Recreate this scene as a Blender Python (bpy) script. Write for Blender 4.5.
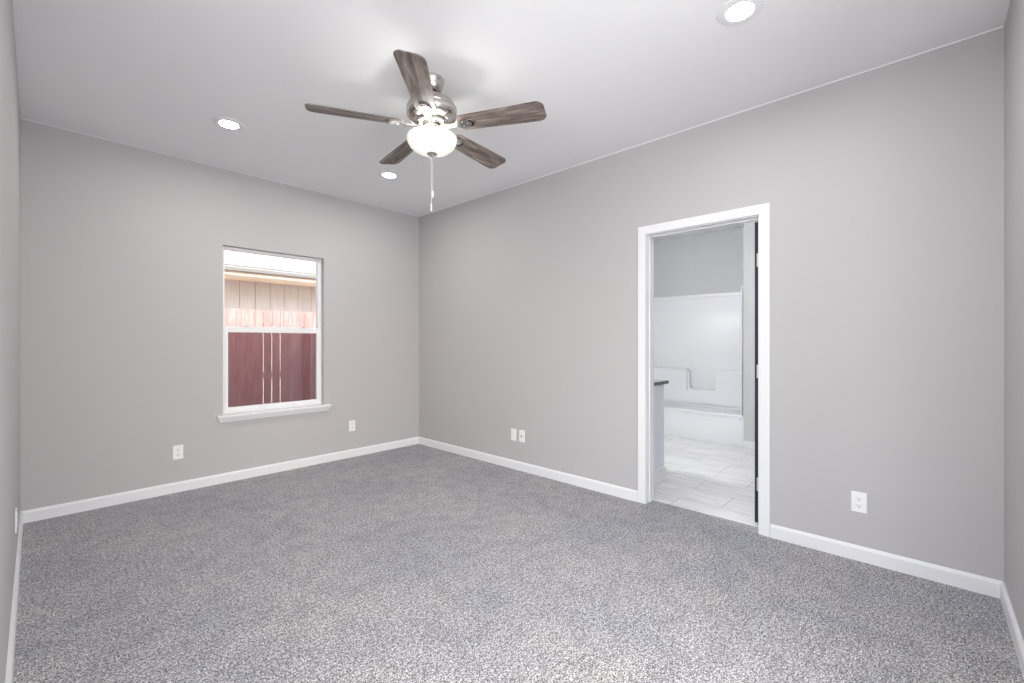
import bpy, bmesh, math, random
from mathutils import Vector, Matrix
PI = math.pi
R = math.radians
for o in list(bpy.data.objects): bpy.data.objects.remove(o)
S = bpy.context.scene
COL = S.collection
random.seed(4)

# ------------------------------------------------ camera, sky, sun, exposure
cam_d = bpy.data.cameras.new('camera'); cam = bpy.data.objects.new('camera', cam_d); COL.objects.link(cam)
cam.location = (0, 0, 1.23)
cam.rotation_euler = (PI/2, 0, -R(47.05))
cam_d.sensor_width = 36; cam_d.lens = 36*443.6/1024; cam_d.clip_start = .02; cam_d.clip_end = 200
S.camera = cam
S.view_settings.view_transform = 'Standard'; S.view_settings.look = 'None'
S.view_settings.gamma = 1; S.view_settings.use_curve_mapping = False
S.view_settings.exposure = 0.0
W = bpy.data.worlds.new('sky'); S.world = W; W.use_nodes = True
nt = W.node_tree; nt.nodes.clear()
wo = nt.nodes.new('ShaderNodeOutputWorld'); bg = nt.nodes.new('ShaderNodeBackground'); sk = nt.nodes.new('ShaderNodeTexSky')
sk.sky_type = 'NISHITA'; sk.sun_disc = False; sk.sun_elevation = R(38); sk.sun_rotation = R(200); sk.air_density = 1.0; sk.dust_density = 2.5
bg.inputs['Strength'].default_value = .36
nt.links.new(sk.outputs[0], bg.inputs[0]); nt.links.new(bg.outputs[0], wo.inputs[0])
sun_d = bpy.data.lights.new('sun', 'SUN'); sun = bpy.data.objects.new('sun', sun_d); COL.objects.link(sun)
sun_d.energy = 9.5; sun_d.angle = R(.6); sun_d.color = (1, .96, .9)
el, az = R(38), R(-18)                # sun stands behind the house, shining towards the fence
dv = Vector((math.sin(az)*math.cos(el), math.cos(az)*math.cos(el), -math.sin(el)))
sun.rotation_euler = dv.to_track_quat('-Z', 'Y').to_euler(); sun.location = (0, -10, 12)
# unseen fill lamp added behind the camera, at the made-up patio door
rear_fill_d = bpy.data.lights.new('added_rear_fill', 'AREA'); rear_fill = bpy.data.objects.new('added_rear_fill', rear_fill_d); COL.objects.link(rear_fill)
rear_fill_d.shape = 'RECTANGLE'; rear_fill_d.size = 2.7; rear_fill_d.size_y = 2.0; rear_fill_d.energy = 148.0; rear_fill_d.color = (.97, .98, 1)
rear_fill.location = (-.1, -1.86, 1.06); rear_fill.rotation_euler = (PI/2, 0, 0)
west_d = bpy.data.lights.new('added_side_fill', 'AREA'); west = bpy.data.objects.new('added_side_fill', west_d); COL.objects.link(west)  # second unseen fill lamp, added to brighten the doorway wall
west_d.shape = 'RECTANGLE'; west_d.size = 2.2; west_d.size_y = 1.5; west_d.energy = 80.0; west_d.color = (.97, .98, 1)
west.location = (-1.76, -.35, 1.25); west.rotation_euler = (PI/2, 0, -PI/2)
DOWNLIGHT = 310.0       # emission of the recessed lamps' lenses
BATH_FILL = 110.0  # unseen lamp added behind the door head to light the bathroom
VANITY_FILL = 180.0
BULB = 3.0            # watts of each bulb in the fan's bowl
BOWL = .12
ENTRY_FILL = 330.0  # unseen entry lamp, added to brighten the near walls and ceiling

# ------------------------------------------------ materials
def mat(name, col, rough=.5, metal=0.0, **kw):
    m = bpy.data.materials.new(name); m.use_nodes = True
    b = m.node_tree.nodes['Principled BSDF']
    b.inputs['Base Color'].default_value = (*col, 1); b.inputs['Roughness'].default_value = rough; b.inputs['Metallic'].default_value = metal
    for k, v in kw.items(): b.inputs[k.replace('_', ' ')].default_value = v
    return m
def nd(m, t, **kw):
    n = m.node_tree.nodes.new(t)
    for k, v in kw.items(): setattr(n, k, v)
    return n
def lk(m, a, b): m.node_tree.links.new(a, b)
def bsdf(m): return m.node_tree.nodes['Principled BSDF']
def coords(m, scale=(1, 1, 1), loc=(0, 0, 0)):
    tc = nd(m, 'ShaderNodeTexCoord'); mp = nd(m, 'ShaderNodeMapping')
    mp.inputs['Scale'].default_value = scale; mp.inputs['Location'].default_value = loc
    lk(m, tc.outputs['Object'], mp.inputs['Vector']); return mp.outputs[0]
def noise(m, vec, scale, detail=3, rough=.5):
    n = nd(m, 'ShaderNodeTexNoise'); n.inputs['Scale'].default_value = scale; n.inputs['Detail'].default_value = detail
    n.inputs['Roughness'].default_value = rough; lk(m, vec, n.inputs['Vector']); return n
def ramp(m, fac, stops):
    r = nd(m, 'ShaderNodeValToRGB'); e = r.color_ramp.elements
    while len(e) < len(stops): e.new(.5)
    for i, (p, c) in enumerate(stops): e[i].position = p; e[i].color = (*c, 1)
    lk(m, fac, r.inputs['Fac']); return r.outputs['Color']
def bump(m, h, strength, dist):
    b = nd(m, 'ShaderNodeBump'); b.inputs['Strength'].default_value = strength; b.inputs['Distance'].default_value = dist
    lk(m, h, b.inputs['Height']); lk(m, b.outputs[0], bsdf(m).inputs['Normal'])
def mixc(m, f, a, b, mode='MIX'):
    x = nd(m, 'ShaderNodeMix'); x.data_type = 'RGBA'; x.blend_type = mode
    for k, v in ((0, f), (6, a), (7, b)):
        if isinstance(v, (int, float)): x.inputs[k].default_value = v
        elif isinstance(v, tuple): x.inputs[k].default_value = (*v, 1)
        else: lk(m, v, x.inputs[k])
    return x.outputs[2]

def paint(name, col, rough=.75, bumpy=.12):
    m = mat(name, col, rough)
    v = coords(m); n = noise(m, v, 160, 3); bump(m, n.outputs['Fac'], bumpy, .002)
    return m
M_wall = paint('greige_wall_paint', (.498, .486, .489))
M_bathwall = paint('bathroom_wall_paint', (.58, .58, .58))
M_ceil = paint('ceiling_paint', (.845, .845, .85), .85, .2)
M_trim = mat('white_trim_paint', (.80, .80, .815), .4)
M_vinyl = mat('white_vinyl', (.86, .87, .88), .35)
M_plate = mat('white_plastic', (.87, .87, .87), .35)
M_slot = mat('dark_slot', (.03, .03, .03), .6)
M_fiber = mat('white_acrylic', (.82, .83, .84), .34)
M_navy = mat('dark_navy_paint', (.012, .016, .032), .4)
M_nickel = mat('brushed_nickel', (.55, .525, .50), .24, 1.0)
M_nickel2 = mat('satin_steel', (.66, .65, .63), .35, .9)
M_dark = mat('dark_metal', (.03, .028, .026), .4, .6)
M_vanity = mat('pale_blue_grey_cabinet', (.76, .79, .85), .45)
v = coords(M_nickel, (1, 1, 60)); n = noise(M_nickel, v, 20, 2); bump(M_nickel, n.outputs['Fac'], .05, .001)

# carpet
M_carpet = mat('grey_carpet', (.3, .3, .3), .95)
v = coords(M_carpet)
n1 = noise(M_carpet, v, 170, 2, .6); n2 = noise(M_carpet, v, 62, 3, .7); n3 = noise(M_carpet, v, 1.6, 4, .6); n4 = noise(M_carpet, v, 9, 3, .6)
c1 = ramp(M_carpet, n1.outputs['Fac'], [(.37, (.07, .07, .075)), (.48, (.39, .39, .40)), (.60, (.88, .87, .87))])
c2 = ramp(M_carpet, n2.outputs['Fac'], [(.40, (.50, .50, .505)), (.58, (1.0, 1.0, 1.0))])
c3 = ramp(M_carpet, n3.outputs['Fac'], [(.38, (.85, .86, .905)), (.62, (1.0, .985, .97))])
c4 = ramp(M_carpet, n4.outputs['Fac'], [(.38, (.84, .84, .85)), (.58, (1, 1, 1))])
cc = mixc(M_carpet, 1.0, c1, c2, 'MULTIPLY'); cc = mixc(M_carpet, 1.0, cc, c3, 'MULTIPLY'); cc = mixc(M_carpet, 1.0, cc, c4, 'MULTIPLY')
lk(M_carpet, cc, bsdf(M_carpet).inputs['Base Color'])
bump(M_carpet, n1.outputs['Fac'], .6, .004)
bsdf(M_carpet).inputs['Sheen Weight'].default_value = .15

# bathroom tile 12x24
M_tile = mat('pale_veined_tile', (.7, .7, .7), .3)
tc = nd(M_tile, 'ShaderNodeTexCoord'); sp = nd(M_tile, 'ShaderNodeSeparateXYZ'); lk(M_tile, tc.outputs['Object'], sp.inputs[0])
cb = nd(M_tile, 'ShaderNodeCombineXYZ')
a1 = nd(M_tile, 'ShaderNodeMath', operation='ADD'); a1.inputs[1].default_value = -.48+6.2; lk(M_tile, sp.outputs['Y'], a1.inputs[0])
a2 = nd(M_tile, 'ShaderNodeMath', operation='ADD'); a2.inputs[1].default_value = -3.14+.61; lk(M_tile, sp.outputs['X'], a2.inputs[0])
lk(M_tile, a1.outputs[0], cb.inputs['X']); lk(M_tile, a2.outputs[0], cb.inputs['Y'])
bt = nd(M_tile, 'ShaderNodeTexBrick'); lk(M_tile, cb.outputs[0], bt.inputs['Vector'])
bt.inputs['Scale'].default_value = 1; bt.inputs['Brick Width'].default_value = .62; bt.inputs['Row Height'].default_value = .305
bt.inputs['Mortar Size'].default_value = .0025; bt.inputs['Mortar Smooth'].default_value = .1
bt.inputs['Color1'].default_value = (.80, .79, .79, 1); bt.inputs['Color2'].default_value = (.87, .86, .86, 1); bt.inputs['Mortar'].default_value = (.45, .44, .43, 1)
v = coords(M_tile, (9, 1.6, 1)); nv = noise(M_tile, v, 2.2, 6, .6)
vc = ramp(M_tile, nv.outputs['Fac'], [(.35, (.82, .82, .82)), (.55, (1, 1, 1))])
lk(M_tile, mixc(M_tile, 1.0, bt.outputs['Color'], vc, 'MULTIPLY'), bsdf(M_tile).inputs['Base Color'])

# weathered wood of the fan blades (grain along local X)
M_wood = mat('weathered_grey_wood', (.2, .17, .15), .5)
oi = nd(M_wood, 'ShaderNodeObjectInfo'); tc = nd(M_wood, 'ShaderNodeTexCoord'); va = nd(M_wood, 'ShaderNodeVectorMath', operation='ADD')
ml = nd(M_wood, 'ShaderNodeMath', operation='MULTIPLY'); ml.inputs[1].default_value = 7.0
lk(M_wood, oi.outputs['Random'], ml.inputs[0]); lk(M_wood, tc.outputs['Object'], va.inputs[0]); lk(M_wood, ml.outputs[0], va.inputs[1])
mp = nd(M_wood, 'ShaderNodeMapping'); mp.inputs['Scale'].default_value = (2.2, 26, 26); lk(M_wood, va.outputs[0], mp.inputs['Vector'])
g1 = noise(M_wood, mp.outputs[0], 2.2, 6, .65); g1.inputs['Distortion'].default_value = .7
mp2 = nd(M_wood, 'ShaderNodeMapping'); mp2.inputs['Scale'].default_value = (3, 12, 12); lk(M_wood, va.outputs[0], mp2.inputs['Vector'])
g2 = noise(M_wood, mp2.outputs[0], 1.5, 3, .5)
w1 = ramp(M_wood, g1.outputs['Fac'], [(.3, (.06, .048, .043)), (.47, (.205, .168, .147)), (.68, (.43, .37, .33))])
w2 = ramp(M_wood, g2.outputs['Fac'], [(.35, (.55, .5, .48)), (.6, (1, 1, 1))])
lk(M_wood, mixc(M_wood, 1.0, w1, w2, 'MULTIPLY'), bsdf(M_wood).inputs['Base Color'])

# granite
M_granite = mat('speckled_dark_granite', (.2, .2, .2), .15)
v = coords(M_granite); gn = noise(M_granite, v, 140, 2)
lk(M_granite, ramp(M_granite, gn.outputs['Fac'], [(.4, (.02, .02, .02)), (.5, (.09, .09, .09)), (.64, (.34, .34, .33))]), bsdf(M_granite).inputs['Base Color'])

def emit_mat(name, col, s):
    m = mat(name, (.9, .9, .9), .4); b = bsdf(m)
    b.inputs['Emission Color'].default_value = (*col, 1); b.inputs['Emission Strength'].default_value = s; return m
M_lens = emit_mat('lit_lens', (1, .98, .957), DOWNLIGHT)
M_lens_added_bath = emit_mat('lit_lens_added_bathroom', (.97, .98, 1), BATH_FILL)
M_globe = emit_mat('lit_globe_added', (.97, .98, 1), VANITY_FILL)
M_lens_added_entry = emit_mat('lit_lens_added_entry', (1, .98, .957), ENTRY_FILL)
# frosted bowl
M_bowl = bpy.data.materials.new('frosted_glass'); M_bowl.use_nodes = True
t = M_bowl.node_tree; t.nodes.clear(); out = t.nodes.new('ShaderNodeOutputMaterial')
tr = t.nodes.new('ShaderNodeBsdfTranslucent'); tr.inputs[0].default_value = (.9, .92, .88, 1)
df = t.nodes.new('ShaderNodeBsdfPrincipled'); df.inputs['Base Color'].default_value = (.78, .80, .76, 1); df.inputs['Roughness'].default_value = .25
df.inputs['Emission Color'].default_value = (1, 1, .95, 1); df.inputs['Emission Strength'].default_value = BOWL
mx = t.nodes.new('ShaderNodeMixShader'); mx.inputs[0].default_value = .18
t.links.new(df.outputs[0], mx.inputs[1]); t.links.new(tr.outputs[0], mx.inputs[2]); t.links.new(mx.outputs[0], out.inputs[0])
# window glass: thin clear sheet with a real reflection
def thin(name, trans, gloss_col=(1, 1, 1), rough=0.0, diffuse=None, fac=None):
    m = bpy.data.materials.new(name); m.use_nodes = True; t = m.node_tree; t.nodes.clear()
    out = t.nodes.new('ShaderNodeOutputMaterial'); tb = t.nodes.new('ShaderNodeBsdfTransparent'); tb.inputs[0].default_value = (*trans, 1)
    mx = t.nodes.new('ShaderNodeMixShader'); t.links.new(tb.outputs[0], mx.inputs[1])
    if diffuse:
        d = t.nodes.new('ShaderNodeBsdfDiffuse'); d.inputs[0].default_value = (*diffuse, 1); mx.inputs[0].default_value = fac
    else:
        d = t.nodes.new('ShaderNodeBsdfGlossy'); d.inputs[0].default_value = (*gloss_col, 1); d.inputs['Roughness'].default_value = rough
        fr = t.nodes.new('ShaderNodeFresnel'); fr.inputs[0].default_value = 1.5; t.links.new(fr.outputs[0], mx.inputs[0])
    t.links.new(d.outputs[0], mx.inputs[2]); t.links.new(mx.outputs[0], out.inputs[0]); return m
M_glass = thin('window_glass', (.97, .98, .98))
M_screen = thin('insect_screen_mesh', (1, 1, 1), diffuse=(.06, .06, .06), fac=.17)

# outside
M_fence = mat('red_stained_fence', (.5, .2, .2), .8)
oi = nd(M_fence, 'ShaderNodeObjectInfo'); tc = nd(M_fence, 'ShaderNodeTexCoord'); va = nd(M_fence, 'ShaderNodeVectorMath', operation='ADD')
ml = nd(M_fence, 'ShaderNodeMath', operation='MULTIPLY'); ml.inputs[1].default_value = 9.0
lk(M_fence, oi.outputs['Random'], ml.inputs[0]); lk(M_fence, tc.outputs['Object'], va.inputs[0]); lk(M_fence, ml.outputs[0], va.inputs[1])
mp = nd(M_fence, 'ShaderNodeMapping'); mp.inputs['Scale'].default_value = (12, 12, 1.4); lk(M_fence, va.outputs[0], mp.inputs['Vector'])
fn = noise(M_fence, mp.outputs[0], 2.5, 5, .6)
lk(M_fence, ramp(M_fence, fn.outputs['Fac'], [(.3, (.58, .20, .19)), (.55, (.68, .29, .27)), (.75, (.76, .42, .39))]), bsdf(M_fence).inputs['Base Color'])
M_siding = mat('cream_siding', (.78, .72, .64), .8)
v = coords(M_siding, (6, 6, 1)); sn = noise(M_siding, v, 3, 4)
lk(M_siding, ramp(M_siding, sn.outputs['Fac'], [(.35, (.74, .75, .74)), (.65, (.82, .83, .82))]), bsdf(M_siding).inputs['Base Color'])
M_fascia = mat('tan_fascia', (.78, .62, .48), .7)
M_gutter = mat('pale_gutter', (.34, .35, .35), .4)
M_groove = mat('siding_groove', (.40, .30, .24), .9)
M_shingle = mat('pale_shingles', (.55, .54, .53), .9)
bk = nd(M_shingle, 'ShaderNodeTexBrick'); v = coords(M_shingle); lk(M_shingle, v, bk.inputs['Vector'])
bk.inputs['Scale'].default_value = 1; bk.inputs['Brick Width'].default_value = .3; bk.inputs['Row Height'].default_value = .14; bk.inputs['Mortar Size'].default_value = .006
bk.inputs['Color1'].default_value = (.62, .60, .59, 1); bk.inputs['Color2'].default_value = (.50, .49, .49, 1); bk.inputs['Mortar'].default_value = (.25, .25, .25, 1)
lk(M_shingle, bk.outputs['Color'], bsdf(M_shingle).inputs['Base Color'])
M_ground = mat('dry_soil', (.42, .38, .33), .95)
v = coords(M_ground); sn = noise(M_ground, v, 6, 6)
lk(M_ground, ramp(M_ground, sn.outputs['Fac'], [(.3, (.32, .28, .24)), (.7, (.50, .46, .40))]), bsdf(M_ground).inputs['Base Color'])
M_stucco = paint('exterior_stucco', (.6, .57, .52), .9, .4)

# ------------------------------------------------ mesh helpers
def bx(bm, x0, x1, y0, y1, z0, z1, bev=0.0, seg=2):
    n = bmesh.new()
    bmesh.ops.create_cube(n, size=1)
    for w in n.verts: w.co = Vector(((x0+x1)/2+w.co.x*(x1-x0), (y0+y1)/2+w.co.y*(y1-y0), (z0+z1)/2+w.co.z*(z1-z0)))
    if bev: bmesh.ops.bevel(n, geom=list(n.edges), offset=bev, segments=seg, affect='EDGES', profile=.5)
    merge(bm, n)
def merge(bm, n):
    me = bpy.data.meshes.new('tmp'); n.to_mesh(me); n.free(); bm.from_mesh(me); bpy.data.meshes.remove(me)
def prism(bm, pts, axis, a, b, bev=0.0):
    """closed outline pts (u,v) extruded along axis from a to b"""
    n = bmesh.new()
    def P(u, v, w): return {'x': (w, u, v), 'y': (u, w, v), 'z': (u, v, w)}[axis]
    lo = [n.verts.new(P(u, v, a)) for u, v in pts]; hi = [n.verts.new(P(u, v, b)) for u, v in pts]
    n.faces.new(lo); n.faces.new(hi[::-1])
    for i in range(len(pts)):
        j = (i+1) % len(pts); n.faces.new((lo[i], hi[i], hi[j], lo[j]))
    bmesh.ops.recalc_face_normals(n, faces=n.faces)
    if bev: bmesh.ops.bevel(n, geom=[e for e in n.edges if e.calc_face_angle(0) > .5], offset=bev, segments=2, affect='EDGES')
    merge(bm, n)
def lathe(bm, prof, cx=0, cy=0, n=48, rot=None, loc=(0, 0, 0)):
    """profile of (r,z) around the z axis"""
    b = bmesh.new(); rings = []
    for r, z in prof:
        if r < 1e-6: rings.append([b.verts.new((cx, cy, z))])
        else: rings.append([b.verts.new((cx+r*math.cos(2*PI*i/n), cy+r*math.sin(2*PI*i/n), z)) for i in range(n)])
    for A, B in zip(rings, rings[1:]):
        for i in range(n):
            j = (i+1) % n
            if len(A) == 1 and len(B) == 1: continue
            if len(A) == 1: b.faces.new((A[0], B[i], B[j]))
            elif len(B) == 1: b.faces.new((A[i], A[j], B[0]))
            else: b.faces.new((A[i], A[j], B[j], B[i]))
    bmesh.ops.recalc_face_normals(b, faces=b.faces)
    if rot: bmesh.ops.transform(b, matrix=Matrix.Translation(loc) @ rot, verts=b.verts)
    merge(bm, b)
def tube(bm, pts, r, n=10):
    for a, c in zip(pts, pts[1:]):
        a, c = Vector(a), Vector(c); d = c-a; b = bmesh.new()
        bmesh.ops.create_cone(b, cap_ends=True, segments=n, radius1=r, radius2=r, depth=d.length)
        bmesh.ops.transform(b, matrix=Matrix.Translation((a+c)/2) @ d.to_track_quat('Z', 'Y').to_matrix().to_4x4(), verts=b.verts)
        merge(bm, b)
def ball(bm, c, r, n=12):
    b = bmesh.new(); bmesh.ops.create_uvsphere(b, u_segments=n, v_segments=n//2+2, radius=r)
    bmesh.ops.translate(b, vec=c, verts=b.verts); merge(bm, b)
def obj(name, bm, m, parent=None, smooth=False, loc=None):
    me = bpy.data.meshes.new(name)
    if loc is not None: bmesh.ops.translate(bm, vec=-Vector(loc), verts=bm.verts)
    bm.to_mesh(me); bm.free(); me.materials.append(m)
    o = bpy.data.objects.new(name, me); COL.objects.link(o)
    if loc is not None: o.location = loc
    if parent: o.parent = parent
    if smooth:
        for p in me.polygons: p.use_smooth = True
        me.set_sharp_from_angle(angle=R(40))
    return o
def empty(name, loc=(0, 0, 0), rz=0):
    o = bpy.data.objects.new(name, None); COL.objects.link(o); o.location = loc; o.rotation_euler = (0, 0, rz); o.empty_display_size = .1; return o
def tag(o, label=None, cat=None, group=None, kind=None):
    if label: o['label'] = label
    if cat: o['category'] = cat
    if group: o['group'] = group
    if kind: o['kind'] = kind
    return o
def struct(name, bm, m, label=None, cat=None, smooth=False):
    o = obj(name, bm, m, smooth=smooth); return tag(o, label, cat, kind='structure')
def copy_tree(o, parent=None):
    c = o.copy(); COL.objects.link(c); c.parent = parent
    for ch in list(o.children): copy_tree(ch, c)
    return c
def B(*a, **k):
    bm = bmesh.new(); bx(bm, *a, **k); return bm

# ------------------------------------------------ room shell
XL, XR, YB, YF, H = -.07, 3.155, 4.471, -.277, 2.74
T = .12
wx0, wx1, wz0, wz1 = 1.112, 1.998, .570, 2.072      # window opening
dy0, dy1, dz1 = .764, 1.560, 2.052                  # rough door opening
bm = bmesh.new()
bx(bm, XL-T, wx0, YB, YB+.135, -.15, H); bx(bm, wx1, XR+T, YB, YB+.135, -.15, H)
bx(bm, wx0, wx1, YB, YB+.135, -.15, wz0); bx(bm, wx0, wx1, YB, YB+.135, wz1, H)
bmesh.ops.remove_doubles(bm, verts=bm.verts, dist=1e-5)
struct('wall_back', bm, M_wall, 'greige wall with the single window in it', 'wall')
bm = bmesh.new()
bx(bm, XR, XR+T, YF-T, dy0, 0, H); bx(bm, XR, XR+T, dy1, YB, 0, H); bx(bm, XR, XR+T, dy0, dy1, dz1, H)
struct('wall_right', bm, M_wall, 'greige wall with the bathroom doorway in it', 'wall')
struct('wall_left', B(XL-T, XL, 1.0, YB, 0, H), M_wall, 'greige wall at the far left edge of the view', 'wall')
struct('wall_front', B(1.6, XR, YF-T, YF, 0, H), M_wall, 'greige wall at the far right edge of the view', 'wall')
# small invented entry behind the camera, its openings added to let daylight in
bm = bmesh.new(); bx(bm, -1.7-T, -1.7, -1.8, -1.5, 0, H); bx(bm, -1.7-T, -1.7, .8, 1.0+T, 0, H); bx(bm, -1.7-T, -1.7, -1.5, .8, 0, .45); bx(bm, -1.7-T, -1.7, -1.5, .8, 2.05, H); bx(bm, -1.7, XL-T, 1.0, 1.0+T, 0, H)
struct('wall_entry_left', bm, M_wall, 'greige wall of the entry behind the camera, left side', 'wall')
bm = bmesh.new(); bx(bm, -1.7-T, -1.5, -1.8-T, -1.8, 0, H); bx(bm, 1.3, 1.6+T, -1.8-T, -1.8, 0, H); bx(bm, -1.5, 1.3, -1.8-T, -1.8, 2.1, H); bx(bm, 1.6, 1.6+T, -1.8, YF-T, 0, H)
struct('wall_entry_right', bm, M_wall, 'greige wall of the entry behind the camera, right side', 'wall')
bm = bmesh.new()
bx(bm, -1.7-T, XR+T-.015, -1.8-T, YB, -.1, 0)
struct('floor', bm, M_carpet, 'speckled grey wall to wall carpet', 'carpet')
bm = bmesh.new(); bx(bm, -1.7-T, XR+T, -1.8-T, YB+.135, H, H+.15); bx(bm, XR+T, 6.6, .5, 3.3, H, H+.15)
struct('ceiling', bm, M_ceil, 'white painted ceiling', 'ceiling')
# thin cut-in line of ceiling paint along the top of two walls
struct('trim_1', B(XR-.002, XR, YF, YB, H-.007, H), M_ceil, 'thin white paint line at the top of the doorway wall', 'trim')
struct('trim_2', B(XL, XR, YB-.002, YB, H-.004, H), M_ceil, 'thin white paint line at the top of the window wall', 'trim')
# bathroom shell
BX0 = XR+T
struct('wall_bathroom_back', B(6.38, 6.5, 1.54, 3.06, 0, H), M_bathwall, 'grey bathroom wall above the tub surround', 'wall')
struct('wall_bathroom_left', B(BX0, 6.5, 3.06, 3.18, 0, H), M_bathwall, 'grey bathroom wall at the left end of the tub', 'wall')
struct('wall_bathroom_right', B(BX0, 5.6, .58, .70, 0, H), M_bathwall, 'grey bathroom wall behind the open navy door', 'wall')
struct('wall_bathroom_end', B(5.6, 6.5, .58, 1.54, 0, H), M_bathwall, 'narrow grey bathroom wall at the right end of the tub', 'wall')
struct('floor_bathroom', B(XR+T-.015, 6.5, .58, 3.18, -.1, .001), M_tile, 'pale veined rectangular tile floor of the bathroom', 'tile floor')

# baseboards: flat board with an eased, slightly coved top
def board_prof(t=.014, h=.083): return [(0, 0), (t, 0), (t, h-.016), (t*.72, h-.007), (t*.35, h), (0, h)]
def base(name, axis, wall, sign, a, b, label):
    pts = [(wall+sign*u, v) for u, v in board_prof()]
    bm = bmesh.new(); prism(bm, pts, axis, a, b)
    struct(name, bm, M_trim, label, 'baseboard')
base('baseboard_back', 'x', YB, -1, XL, XR, 'white baseboard under the window')
base('baseboard_right', 'y', XR, -1, 1.611, YB, 'white baseboard left of the doorway')
base('baseboard_right_short', 'y', XR, -1, YF, .711, 'white baseboard right of the doorway')
base('baseboard_left', 'y', XL, 1, 1.0, YB, 'white baseboard along the left wall')
base('baseboard_front', 'x', YF, 1, 1.6, XR, 'white baseboard along the wall at the right edge')
base('baseboard_bathroom', 'y', 5.6, -1, .70, 1.54, 'white baseboard in the bathroom right of the tub')

# ------------------------------------------------ window
w = tag(empty('window_1', ((wx0+wx1)/2, YB+.1, wz0)), 'white single hung vinyl window over a red fence', 'window', kind='structure')
wl = w.location
def wobj(name, bm, m, parent=w, smooth=False):
    o = obj(name, bm, m, smooth=smooth, loc=wl); o.location = (0, 0, 0) if parent is w else o.location
    o.parent = parent; o.location = (0, 0, 0); return o
fy0, fy1 = YB+.058, YB+.12
bm = bmesh.new()
bx(bm, wx0, wx0+.028, fy0, fy1, wz0, wz1, .003); bx(bm, wx1-.034, wx1, fy0, fy1, wz0, wz1, .003)
bx(bm, wx0+.026, wx1-.032, fy0+.002, fy1-.002, wz1-.026, wz1, .003); bx(bm, wx0+.026, wx1-.032, fy0+.002, fy1-.002, wz0, wz0+.045, .003)
bx(bm, wx0+.026, wx1-.032, fy0+.030, fy1-.004, 1.325, 1.368, .003)
wobj('window_frame', bm, M_vinyl)
bm = bmesh.new(); s0, s1 = wx0+.024, wx1-.030
bx(bm, s0, 1.165, fy0-.006, fy0+.022, .60, 1.360, .003); bx(bm, 1.950, s1, fy0-.006, fy0+.022, .60, 1.360, .003)
bx(bm, 1.163, 1.952, fy0-.004, fy0+.020, .602, .643, .003); bx(bm, 1.163, 1.952, fy0-.010, fy0+.021, 1.312, 1.362, .003)
sash = wobj('lower_sash', bm, M_vinyl)
for x in (1.306, 1.805):
    bm = bmesh.new(); bx(bm, x-.026, x+.026, fy0-.010, fy0+.008, 1.362, 1.369, .002); bx(bm, x-.006, x+.020, fy0-.014, fy0-.002, 1.368, 1.376, .002)
    o = wobj('sash_lock', bm, M_nickel2, sash)
wobj('glass_pane', B(1.160, 1.955, fy0+.006, fy0+.009, .64, 1.315), M_glass, sash)
wobj('glass_pane', B(wx0+.024, wx1-.03, fy0+.046, fy0+.049, 1.364, wz1-.024), M_glass)
wobj('insect_screen', B(wx0+.027, wx1-.033, fy1-.008, fy1-.007, wz0+.044, 1.327), M_screen)
# sill: stool with a tapering moulding below
bm = bmesh.new()
bx(bm, wx0-.049, wx1+.058, YB-.042, YB, .570, .590, .003)
bx(bm, wx0, wx1, YB, fy0, .570, .590)
n = bmesh.new(); lo = []; hi = []
zt, zb_ = .571, .527
for (x, y) in ((wx0-.043, YB), (wx1+.052, YB), (wx1+.052, YB-.036), (wx0-.043, YB-.036)): hi.append(n.verts.new((x, y, zt)))
for (x, y) in ((wx0-.026, YB), (wx1+.035, YB), (wx1+.035, YB-.014), (wx0-.026, YB-.014)): lo.append(n.verts.new((x, y, zb_)))
n.faces.new(hi); n.faces.new(lo[::-1])
for i in range(4): n.faces.new((hi[i], lo[i], lo[(i+1) % 4], hi[(i+1) % 4]))
bmesh.ops.recalc_face_normals(n, faces=n.faces); merge(bm, n)
wobj('window_sill', bm, M_trim)

# made-up patio door frame behind the camera, added as a daylight opening
pd = tag(empty('added_patio_door', (-.1, -1.86, 0)), 'added white sliding patio door frame, unseen behind the camera', 'door', kind='structure')
def pobj(name, bm, m): o = obj(name, bm, m, loc=pd.location); o.parent = pd; o.location = (0, 0, 0); return o
for x0, x1, yy in ((-1.5, -.06, -1.83), (-.14, 1.3, -1.80)):
    bm = bmesh.new(); bx(bm, x0, x0+.07, yy, yy+.03, .002, 2.1); bx(bm, x1-.07, x1, yy, yy+.03, .002, 2.1)
    bx(bm, x0+.07, x1-.07, yy, yy+.03, .002, .09); bx(bm, x0+.07, x1-.07, yy, yy+.03, 2.03, 2.1); pobj('sliding_panel', bm, M_vinyl)

w2 = tag(empty('added_picture_window', (-1.75, -.35, .45)), 'added wide white picture window frame, unseen behind the camera', 'window', kind='structure')  # invented window frame, added around the side fill lamp
bm = bmesh.new(); bx(bm, -1.75, -1.71, -1.5, .8, .45, .50); bx(bm, -1.75, -1.71, -1.5, .8, 2.0, 2.05)
for y in (-1.5, -.375, .75): bx(bm, -1.75, -1.71, y, y+.05, .50, 2.0)
o = obj('window_frame', bm, M_vinyl, loc=w2.location); o.parent = w2; o.location = (0, 0, 0)

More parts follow.
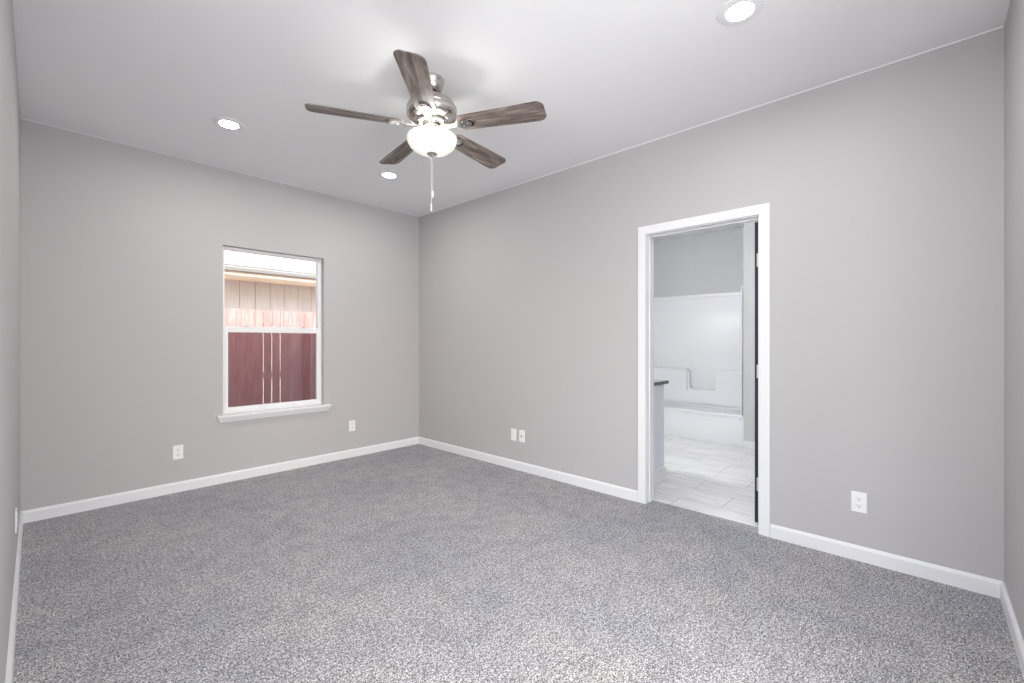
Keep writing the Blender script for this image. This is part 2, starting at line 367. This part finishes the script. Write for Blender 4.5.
# ------------------------------------------------ doorway and door
d = tag(empty('door_1', (XR, 1.167, 0)), 'white cased doorway with dark navy door standing open', 'door', kind='structure')
def dobj(name, bm, m, parent=d, smooth=False):
    o = obj(name, bm, m, smooth=smooth, loc=d.location); o.parent = parent; o.location = (0, 0, 0); return o
ci0, ci1, cz = .776, 1.546, 2.040; cw = .063
bm = bmesh.new()
def casing(bm, xs, xe):
    """flat casing with eased edges, mitred look: two legs and a head"""
    bx(bm, xs, xe, ci0-cw, ci0, 0, cz+cw, .003); bx(bm, xs, xe, ci1, ci1+cw, 0, cz+cw, .003)
    bx(bm, xs, xe, ci0-.003, ci1+.003, cz, cz+cw, .003)
casing(bm, XR-.016, XR); dobj('door_casing', bm, M_trim)
bm = bmesh.new(); casing(bm, BX0, BX0+.014); dobj('door_casing', bm, M_trim)
bm = bmesh.new()
bx(bm, XR, BX0, dy0, .782, .001, cz+.012); bx(bm, XR, BX0, 1.546, dy1, .001, cz+.012); bx(bm, XR, BX0, .780, 1.546, cz-.006, dz1)
bx(bm, XR+.045, XR+.082, .782, .791, .001, cz-.006, .002); bx(bm, XR+.045, XR+.082, 1.538, 1.546, .001, cz-.006, .002); bx(bm, XR+.045, XR+.082, .791, 1.538, cz-.016, cz-.006, .002)
dobj('door_jamb', bm, M_trim)
# navy slab door with two recessed panels, standing open at a right angle
lx0, lx1, ly0, ly1 = BX0+.018, BX0+.018+.74, .802, .837
bm = bmesh.new(); st = .11
bx(bm, lx0, lx0+st, ly0, ly1, .018, 2.030, .0015); bx(bm, lx1-st, lx1, ly0, ly1, .018, 2.030, .0015)
for z0, z1 in ((.018, .26), (.95, 1.08), (1.90, 2.030)): bx(bm, lx0+st-.002, lx1-st+.002, ly0, ly1, z0, z1)
for z0, z1 in ((.25, .96), (1.07, 1.91)): bx(bm, lx0+st-.01, lx1-st+.01, ly0+.010, ly1-.010, z0, z1); bx(bm, lx0+st+.04, lx1-st-.04, ly0+.004, ly1-.004, z0+.05, z1-.05, .004)
leaf = dobj('door_leaf', bm, M_navy)
for z in (.275, 1.03, 1.775):
    bm = bmesh.new(); bx(bm, lx0-.003, lx0+.0005, ly0+.001, ly1-.012, z-.045, z+.045, .0006)
    tube(bm, [(lx0-.004, ly0-.004, z-.046), (lx0-.004, ly0-.004, z+.046)], .006, 12)
    bx(bm, BX0-.030, BX0-.001, .782, .7845, z-.045, z+.045)
    dobj('door_hinge', bm, M_nickel2)
for s in (-1, 1):
    bm = bmesh.new()
    yy = ly0 if s < 0 else ly1
    rot = Matrix.Rotation(-s*PI/2, 4, 'X')
    lathe(bm, [(0, 0), (.032, 0), (.032, .004), (.027, .010), (.012, .014), (.011, .034), (.020, .040), (.028, .052), (.027, .064), (.016, .070), (0, .071)], n=24, rot=rot, loc=(lx1-.062, yy, .98))
    o = dobj('door_knob', bm, M_nickel2, leaf, True)

# ------------------------------------------------ bathroom things
# tub and surround: one acrylic unit with apron, deck, basin, wall panels and moulded ledges
t = tag(empty('bathtub', (5.6, 2.3, 0)), 'white bathtub with moulded shower surround seen through the doorway', 'bathtub')
def tobj(name, bm, m, parent=t, smooth=False):
    o = obj(name, bm, m, smooth=smooth, loc=t.location); o.parent = parent; o.location = (0, 0, 0); return o
ty0, ty1, tx0, tx1 = 1.542, 3.058, 5.6, 6.378
bm = bmesh.new()
bx(bm, tx0+.010, tx0+.05, ty0, ty1, .002, .345, .006)                # apron
n = bmesh.new()                                                 # deck with sunken basin
def rr(x0, x1, y0, y1, r, z, k=6):
    L = []
    for cx, cy, a0 in ((x1-r, y1-r, 0), (x0+r, y1-r, 90), (x0+r, y0+r, 180), (x1-r, y0+r, 270)):
        for i in range(k+1):
            a = R(a0+90*i/k); L.append(n.verts.new((cx+r*math.cos(a), cy+r*math.sin(a), z)))
    return L
loops = [rr(tx0, tx1, ty0, ty1, .012, .335), rr(tx0, tx1, ty0, ty1, .012, .362), rr(tx0+.006, tx1-.006, ty0+.006, ty1-.006, .012, .368),
         rr(tx0+.075, tx1-.09, ty0+.09, ty1-.09, .16, .366), rr(tx0+.085, tx1-.10, ty0+.10, ty1-.10, .16, .355),
         rr(tx0+.12, tx1-.14, ty0+.17, ty1-.14, .14, .10), rr(tx0+.17, tx1-.19, ty0+.24, ty1-.2, .11, .07)]
for A_, B_ in zip(loops, loops[1:]):
    for i in range(len(A_)): j = (i+1) % len(A_); n.faces.new((A_[i], A_[j], B_[j], B_[i]))
n.faces.new(loops[-1]); n.faces.new(loops[0][::-1]); bmesh.ops.recalc_face_normals(n, faces=n.faces); merge(bm, n)
tobj('tub_body', bm, M_fiber, smooth=True)
bm = bmesh.new(); ST = 1.885
bx(bm, tx1-.022, tx1, ty0, ty1, .36, ST, .006)                       # back panel
bx(bm, tx0, tx1, ty0, ty0+.022, .36, ST, .006); bx(bm, tx0, tx1, ty1-.022, ty1, .36, ST, .006)
bx(bm, tx1-.040, tx1, ty0, ty1, ST-.045, ST+.004, .008)              # top lip
bx(bm, tx0, tx0+.03, ty0, ty0+.030, .36, ST+.004, .008); bx(bm, tx0, tx0+.03, ty1-.030, ty1, .36, ST+.004, .008)
# moulded ledge: high shelves left and right, dropped soap ledge between them
prism(bm, [(ty0+.01, .36), (ty1-.01, .36), (ty1-.01, .843), (2.438, .843), (2.425, .560), (2.075, .560), (2.06, .843), (ty0+.01, .843)], 'x', tx1-.13, tx1-.01, .022)
tobj('shower_surround', bm, M_fiber, smooth=True)
bm = bmesh.new(); lathe(bm, [(0, 0), (.012, 0), (.012, .003), (.010, .004), (0, .004)], n=20, rot=Matrix.Rotation(-PI/2, 4, 'Y'), loc=(tx0+.011, 1.575, .325)); tobj('apron_plug', bm, mat('pale_grey_plug', (.6, .62, .65), .4))
# shower head on the left end wall
sh = tag(empty('shower_head', (5.99, 3.035, 1.96)), 'small chrome shower head at the left end of the tub surround', 'shower head')
pth = [(0, 0, .05), (0, -.05, .055), (0, -.10, .04), (0, -.135, .005)]
bm = bmesh.new(); tube(bm, [(0, .024, .045)]+pth, .008); o = obj('shower_arm', bm, M_nickel2, sh)
bm = bmesh.new(); lathe(bm, [(0, .02), (.010, .02), (.014, 0), (.034, -.03), (.036, -.04), (0, -.042)], n=24, rot=Matrix.Rotation(-R(40), 4, 'X'), loc=(0, -.140, -.005)); obj('spray_head', bm, M_nickel2, sh, True)
bm = bmesh.new(); lathe(bm, [(0, 0), (.028, 0), (.026, .006), (0, .010)], n=24, rot=Matrix.Rotation(PI/2, 4, 'X'), loc=(0, -.001, .045)); obj('wall_flange', bm, M_nickel2, sh, True)
# vanity
vn = tag(empty('bathroom_vanity', (3.54, 2.35, 0)), 'pale blue grey vanity cabinet standing just inside the bathroom', 'vanity')
def vobj(name, bm, m, parent=vn, smooth=False):
    o = obj(name, bm, m, smooth=smooth, loc=vn.location); o.parent = parent; o.location = (0, 0, 0); return o
vx0, vx1, vy0, vy1 = BX0+.016, 3.79, 1.69, 3.045
bm = bmesh.new(); bx(bm, vx0, vx1, vy0, vy1, .10, .855, .002); bx(bm, vx0, vx1-.06, vy0, vy1, .002, .11); vobj('cabinet_body', bm, M_vanity)
bm = bmesh.new(); prism(bm, [(vy0, .002), (vy0-.012, .002), (vy0-.012, .115), (vy0-.004, .130), (vy0, .130)], 'x', vx0, vx1+.004); vobj('base_skirting', bm, M_trim)
for k in range(3):
    a = vy0+.03+k*.435
    bm = B(vx1, vx1+.018, a, a+.42, .13, .64, bev=.003); dd = vobj('cabinet_door', bm, M_vanity)
    bm = bmesh.new(); tube(bm, [(vx1+.045, a+.03, .50), (vx1+.045, a+.03, .60)], .005); tube(bm, [(vx1+.017, a+.03, .51), (vx1+.045, a+.03, .51)], .004); tube(bm, [(vx1+.017, a+.03, .59), (vx1+.045, a+.03, .59)], .004); vobj('door_handle', bm, M_nickel2, dd)
    bm = B(vx1, vx1+.018, a, a+.42, .66, .83, bev=.003); dd = vobj('drawer', bm, M_vanity)
    bm = bmesh.new(); tube(bm, [(vx1+.045, a+.16, .745), (vx1+.045, a+.26, .745)], .005); tube(bm, [(vx1+.017, a+.17, .745), (vx1+.045, a+.17, .745)], .004); tube(bm, [(vx1+.017, a+.25, .745), (vx1+.045, a+.25, .745)], .004); vobj('drawer_handle', bm, M_nickel2, dd)
bm = bmesh.new(); bx(bm, vx0-.014, 3.835, 1.665, vy1, .855, .885, .004); bx(bm, vx0-.014, vx0+.006, 1.665, vy1, .885, .985, .003)
vobj('granite_countertop', bm, M_granite)
bm = bmesh.new(); lathe(bm, [(.20, .892), (.205, .886), (.19, .886), (.16, .887)], cx=3.56, cy=2.35, n=32); vobj('basin', bm, M_fiber, smooth=True)
bm = bmesh.new(); tube(bm, [(3.35, 2.35, .885), (3.35, 2.35, 1.00), (3.40, 2.35, 1.03), (3.46, 2.35, 1.02), (3.47, 2.35, .99)], .011); vobj('faucet', bm, M_nickel2)

vl = tag(empty('added_vanity_light', (BX0, 2.35, 2.10)), 'added three globe light bar, unseen on the wall above the vanity', 'added wall light')  # out of view, added to light the upper bathroom walls
obj('back_plate', B(0, .022, -.30, .30, -.055, .055, bev=.004), M_nickel2, vl)
for k in (-1, 0, 1):
    bm = bmesh.new(); tube(bm, [(.02, k*.21, 0), (.07, k*.21, 0)], .012); obj('socket', bm, M_nickel2, vl)
    bm = bmesh.new(); ball(bm, (.125, k*.21, 0), .058, 24); obj('globe', bm, M_globe, vl, True)

# ------------------------------------------------ outlets and plates
def outlet(name, label, pos, ang, kind='duplex', group=None):
    """local frame: plate in the xz plane facing -y"""
    o = tag(empty(name, pos, ang), label, 'outlet' if kind == 'duplex' else 'wall plate', group)
    pw, ph = .035, .057
    bm = B(-pw, pw, -.006, 0, -ph, ph, bev=.003, seg=3); pl = obj('cover_plate', bm, M_plate, o)
    if kind == 'duplex':
        for s in (-1, 1):
            bm = bmesh.new(); z = s*.0195
            pts = [(.0165*math.cos(a), z+max(-.0125, min(.0125, .0165*math.sin(a)))) for a in [2*PI*i/28 for i in range(28)]]
            prism(bm, pts, 'y', -.0078, -.004); r_ = obj('receptacle', bm, M_plate, o)
            bm = bmesh.new()
            bx(bm, -.0078, -.0055, -.0083, -.007, z-.0025, z+.0065); bx(bm, .0055, .0078, -.0083, -.007, z-.0015, z+.0065)
            prism(bm, [(.0028*math.cos(2*PI*i/12), z-.0078+.0028*math.sin(2*PI*i/12)) for i in range(12)], 'y', -.0083, -.007)
            obj('slots', bm, M_slot, r_)
        bm = bmesh.new(); lathe(bm, [(0, 0), (.003, 0), (.0025, .0012), (0, .0014)], n=14, rot=Matrix.Rotation(PI/2, 4, 'X'), loc=(0, -.006, 0)); obj('screw', bm, M_plate, o)
    if kind == 'rocker':
        obj('insert', B(-.0165, .0165, -.0085, -.004, -.0333, .0333, bev=.0015), M_plate, o)
    if kind == 'coax':
        bm = bmesh.new(); rot = Matrix.Rotation(PI/2, 4, 'X')
        lathe(bm, [(0, 0), (.0065, 0), (.0065, .003), (.0045, .003), (.0045, .010), (.002, .010), (.002, .004), (0, .004)], n=16, rot=rot, loc=(0, -.006, 0)); obj('coaxial_jack', bm, M_dark, o)
        for s in (-1, 1):
            bm = bmesh.new(); lathe(bm, [(0, 0), (.003, 0), (.0025, .0012), (0, .0014)], n=14, rot=rot, loc=(0, -.006, s*.041)); obj('screw', bm, M_plate, o)
    return o
outlet('wall_outlet', 'white duplex outlet low on the window wall, left of the window', (.794, YB, .325), 0)
outlet('wall_outlet', 'white duplex outlet on the window wall between window and far corner', (2.299, YB, .332), 0)
outlet('wall_plate', 'plain white rocker style plate, left of a close pair near the far corner', (XR, 2.912, .33), -PI/2, 'rocker')
outlet('wall_plate', 'white plate with a small dark jack, right of a close pair near the far corner', (XR, 2.806, .33), -PI/2, 'coax')
outlet('wall_outlet', 'white duplex outlet to the right of the doorway', (XR, .271, .328), -PI/2)
outlet('wall_outlet', 'white outlet seen edge on at the far left, on the left wall', (XL, 3.35, .33), PI/2)

# ------------------------------------------------ recessed ceiling lights
def downlight(m_lens, label, pos, group='round recessed ceiling lights'):
    o = tag(empty('recessed_light', pos), label, 'ceiling light', group)
    bm = bmesh.new(); lathe(bm, [(.054, -.002), (.058, -.006), (.080, -.007), (.094, -.004), (.097, 0), (.054, 0)], n=56); obj('trim_ring', bm, M_trim, o, True)
    bm = bmesh.new(); lathe(bm, [(0, -.0030), (.03, -.0028), (.0545, -.0020)], n=48); obj('lens', bm, m_lens, o, True)
    return o
G = 'round recessed ceiling lights'
downlight(M_lens, 'lit recessed ceiling light over the right side, cut by the top edge of view', (2.19, .618, H))
downlight(M_lens, 'lit recessed ceiling light at the left, above the window side of the room', (.915, 3.537, H))
downlight(M_lens, 'lit recessed ceiling light just below the fan blades, near the far corner', (2.185, 3.558, H))
downlight(M_lens, 'lit recessed ceiling light near the camera, above the frame', (.915, .618, H))
downlight(M_lens_added_bath, 'added recessed bathroom light, unseen behind the door head', (4.55, 1.95, H), 'added bathroom lights')
downlight(M_lens_added_entry, 'added recessed entry light, unseen behind the camera', (-.6, -.8, H), 'added entry lights')

# ------------------------------------------------ ceiling fan
FX, FY = 1.559, 2.082
fan = tag(empty('ceiling_fan', (FX, FY, H)), 'brushed nickel ceiling fan with five grey wood blades and a lit glass bowl', 'ceiling fan')
def fobj(name, bm, m, parent=fan, smooth=True, loc=None): return obj(name, bm, m, parent, smooth)
bm = bmesh.new(); lathe(bm, [(.0, 0), (.071, 0), (.071, -.012), (.066, -.020), (.064, -.045), (.055, -.062), (.042, -.072), (.036, -.073), (.034, -.070), (0, -.069)]); fobj('canopy', bm, M_nickel)
bm = bmesh.new(); lathe(bm, [(0, -.068), (.032, -.068), (.032, -.076), (.026, -.088), (.014, -.095), (.013, -.115), (0, -.115)]); fobj('downrod', bm, M_dark)
bm = bmesh.new(); lathe(bm, [(0, -.103), (.030, -.103), (.040, -.108), (.075, -.113), (.108, -.124), (.128, -.140), (.137, -.158), (.139, -.164), (.142, -.166), (.143, -.172), (.141, -.176), (.143, -.180), (.144, -.205), (.141, -.209), (.142, -.214), (.139, -.219), (.128, -.229), (.105, -.240), (.092, -.244), (0, -.244)]); fobj('motor_housing', bm, M_nickel)
bm = bmesh.new(); lathe(bm, [(0, -.242), (.088, -.243), (.093, -.248), (.093, -.262), (.084, -.268), (.060, -.270), (0, -.270)]); fobj('flywheel', bm, M_nickel)
bm = bmesh.new(); lathe(bm, [(0, -.268), (.048, -.270), (.052, -.276), (.052, -.296), (.046, -.300), (.050, -.304), (.066, -.308), (.068, -.316), (.04, -.318), (0, -.318)]); fobj('switch_housing', bm, M_nickel)
# glass bowl (open at the top, with thickness) and its finial
pr = [(.137, -.330), (.1425, -.336), (.1435, -.346), (.139, -.364), (.126, -.386), (.102, -.406), (.070, -.419), (.035, -.426), (.0, -.428)]
inn = [(0, -.424), (.035, -.422), (.068, -.415), (.099, -.402), (.122, -.383), (.135, -.363), (.139, -.346), (.137, -.330)]
bm = bmesh.new(); lathe(bm, pr+inn); bowl = fobj('glass_bowl', bm, M_bowl)
bm = bmesh.new(); lathe(bm, [(0, -.422), (.027, -.423), (.029, -.429), (.022, -.435), (.012, -.438), (.009, -.444), (.005, -.448), (0, -.449)], n=28); fobj('finial', bm, M_nickel)
bm = bmesh.new(); tube(bm, [(0, 0, -.30), (0, 0, -.43)], .005)
fobj('centre_rod', bm, M_nickel)
for k in range(3):          # spring clips that carry the bowl
    a = R(20+120*k); bm = bmesh.new(); c, s = math.cos(a), math.sin(a)
    tube(bm, [(.06*c, .06*s, -.312), (.11*c, .11*s, -.322), (.1395*c, .1395*s, -.330)], .004); fobj('bowl_arm', bm, M_nickel)
# blades
def blade_mesh():
    b = bmesh.new(); r0, r1 = .165, .667; w0, w1 = .060, .074; pts = []
    def corner(cx, cy, r, a0, a1, k=7):
        for i in range(k+1):
            a = R(a0+(a1-a0)*i/k); pts.append((cx+r*math.cos(a), cy+r*math.sin(a)))
    corner(r1-.045, w1-.045, .045, 90, 12); corner(r1-.045, -w1+.045, .045, -12, -90)
    corner(r0+.03, -w0+.03, .03, -90, -180); corner(r0+.03, w0-.03, .03, 180, 90)
    prism(b, pts, 'z', -.003, .003, .0015)
    return b
def iron_mesh():
    b = bmesh.new(); pts = []
    # arm from the flywheel, waist, then a rounded tongue under the blade
    up = [(.080, .020), (.110, .016), (.140, .015), (.165, .024), (.185, .033), (.225, .034), (.250, .028), (.264, .014), (.268, 0)]
    pts = up + [(x, -y) for x, y in up[-2::-1]]
    # ring outline with an oval slot left open near the tip
    n = bmesh.new(); prism(n, pts, 'z', -.010, -.0035, .0015); merge(b, n); return b
def slot_mesh():
    b = bmesh.new(); pts = []
    for i in range(13): a = R(-80+160*i/12); pts.append((.236+.024*math.cos(a), .026*math.sin(a)))
    for i in range(13): a = R(80-160*i/12); pts.append((.228+.018*math.cos(a), .022*math.sin(a)))
    prism(b, pts, 'z', -.0108, -.0095); return b
for k in range(5):
    a = R(8.5+72*k)
    if k == 0:
        bl = obj('fan_blade', blade_mesh(), M_wood, fan, False)
        ir = obj('blade_iron', iron_mesh(), M_nickel, bl, True); sl = obj('iron_slot', slot_mesh(), M_dark, bl, False)
        scr = []
        for (x, y) in ((.195, .016), (.195, -.016), (.222, 0)):
            bm = bmesh.new(); lathe(bm, [(0, -.0125), (.004, -.012), (.0052, -.0098), (.0052, -.009)], cx=x, cy=y, n=14); scr.append(obj('screw', bm, M_nickel2, bl, True))
        cur = bl
    else:
        cur = copy_tree(bl, fan)
    cur.location = (0, 0, -.274)
    cur.rotation_euler = (Matrix.Rotation(a, 3, 'Z') @ Matrix.Rotation(R(-12), 3, 'X')).to_euler()
# pull chains: beads on a line, dropped through the finial, with a small pull at the end
for (dx, dy, zl) in ((-.003, .003, -.718), (.003, -.003, -.640)):
    bm = bmesh.new(); z = -.448
    tube(bm, [(dx, dy, -.44), (dx, dy, zl)], .0009, 6)
    while z > zl: ball(bm, (dx, dy, z), .0018, 6); z -= .007
    ch = obj('pull_chain', bm, M_nickel2, fan, True)
    bm = bmesh.new(); lathe(bm, [(0, 0), (.003, 0), (.004, -.006), (.0052, -.030), (.004, -.040), (0, -.042)], n=14)
    bmesh.ops.translate(bm, vec=(dx, dy, zl), verts=bm.verts); obj('pull', bm, M_plate, ch, True)
# bulbs in the bowl: two small lamps
for k in range(2):
    a = R(30+180*k); c, s = math.cos(a)*.075, math.sin(a)*.075
    ld = bpy.data.lights.new('fan_bulb', 'POINT'); ld.energy = BULB; ld.color = (1, .985, .96); ld.shadow_soft_size = .024
    lo_ = bpy.data.objects.new('fan_bulb', ld); COL.objects.link(lo_); lo_.parent = fan; lo_.location = (c, s, -.348)

# ------------------------------------------------ outside
struct('ground', B(-14, 18, YB+.135, 30, -.35, -.15), M_ground, 'bare soil between the house and the fence', 'ground')
# the house's own roof and eave above the window
bm = bmesh.new(); ya, yb = YB+.62, -2.6; sl_ = math.tan(R(18))
prism(bm, [(ya, 2.99), (ya, 3.10), (yb, 3.10+(ya-yb)*sl_), (yb, 2.99+(ya-yb)*sl_)], 'x', -4, 9)
struct('roof', bm, M_shingle, 'roof of the house above the room', 'roof')
FYY = 7.2
fence = tag(empty('wooden_fence', (2.5, FYY, -.15)), 'red stained dog-eared picket fence outside the window', 'fence')
pitch = .118; k0 = -26
gaps = {0: .010, 1: .010, 2: .010}
def picket(zlow, wd):
    b = bmesh.new(); h = 1.85; e = .022
    prism(b, [(0, zlow), (wd, zlow), (wd, h-e), (wd-e, h), (e, h), (0, h-e)], 'y', -.008, .008); return b
pm = {}
for k in range(k0, 36):
    x = 2.312-2.5+k*pitch
    wd = pitch-(.010 if k in (-1, 0, 1) else .002)
    key = wd
    if key not in pm:
        pm[key] = obj('picket', picket(.02, wd), M_fence, fence); o = pm[key]
    else:
        o = pm[key].copy(); COL.objects.link(o); o.parent = fence
    o.location = (x, random.uniform(-.002, .002), 0)
for z in (.30, .88, 1.62):
    obj('rail', B(-3.2, 4.1, .012, .05, z-.045, z+.045), M_fence, fence)
for x in (-3.0, -.95, 1.1, 3.15):
    obj('post', B(x, x+.09, .05, .14, -.02, 1.75), M_fence, fence)
# neighbouring house: wall with vertical grooves, deep soffit, fascia, gutter, shingled roof
nb = tag(empty('neighbouring_house', (3, 10.6, -.15)), 'cream sided single storey house beyond the red fence', 'house')
def nobj(name, bm, m): o = obj(name, bm, m, loc=nb.location); o.parent = nb; o.location = (0, 0, 0); return o
WY = 10.6; EY = 9.6
bm = bmesh.new(); bx(bm, -6, 14, WY+.012, WY+.15, -.15, 2.62)
x = -6.0
while x < 14: bx(bm, x+.006, x+.298-.006, WY, WY+.014, -.15, 2.62); x += .298
nobj('wall', bm, M_siding)
nobj('siding_groove', B(-6, 14, WY+.010, WY+.0125, -.15, 2.6), M_groove)
nobj('soffit', B(-6.4, 14.4, EY+.02, WY+.05, 2.515, 2.54), M_fascia)
nobj('fascia', B(-6.4, 14.4, EY-.01, EY+.02, 2.50, 2.64), M_fascia)
bm = bmesh.new(); prism(bm, [(EY-.01, 2.575), (EY-.07, 2.575), (EY-.10, 2.63), (EY-.10, 2.665), (EY-.115, 2.665), (EY-.115, 2.68), (EY-.01, 2.68)], 'x', -6.4, 14.4); nobj('gutter', bm, M_gutter)
bm = bmesh.new(); q = math.tan(R(20)); prism(bm, [(EY-.05, 2.66), (EY-.05, 2.70), (EY+6, 2.70+6.05*q), (EY+6, 2.60+6.05*q), (EY+.1, 2.60)], 'x', -6.4, 14.4); nobj('roof', bm, M_shingle)
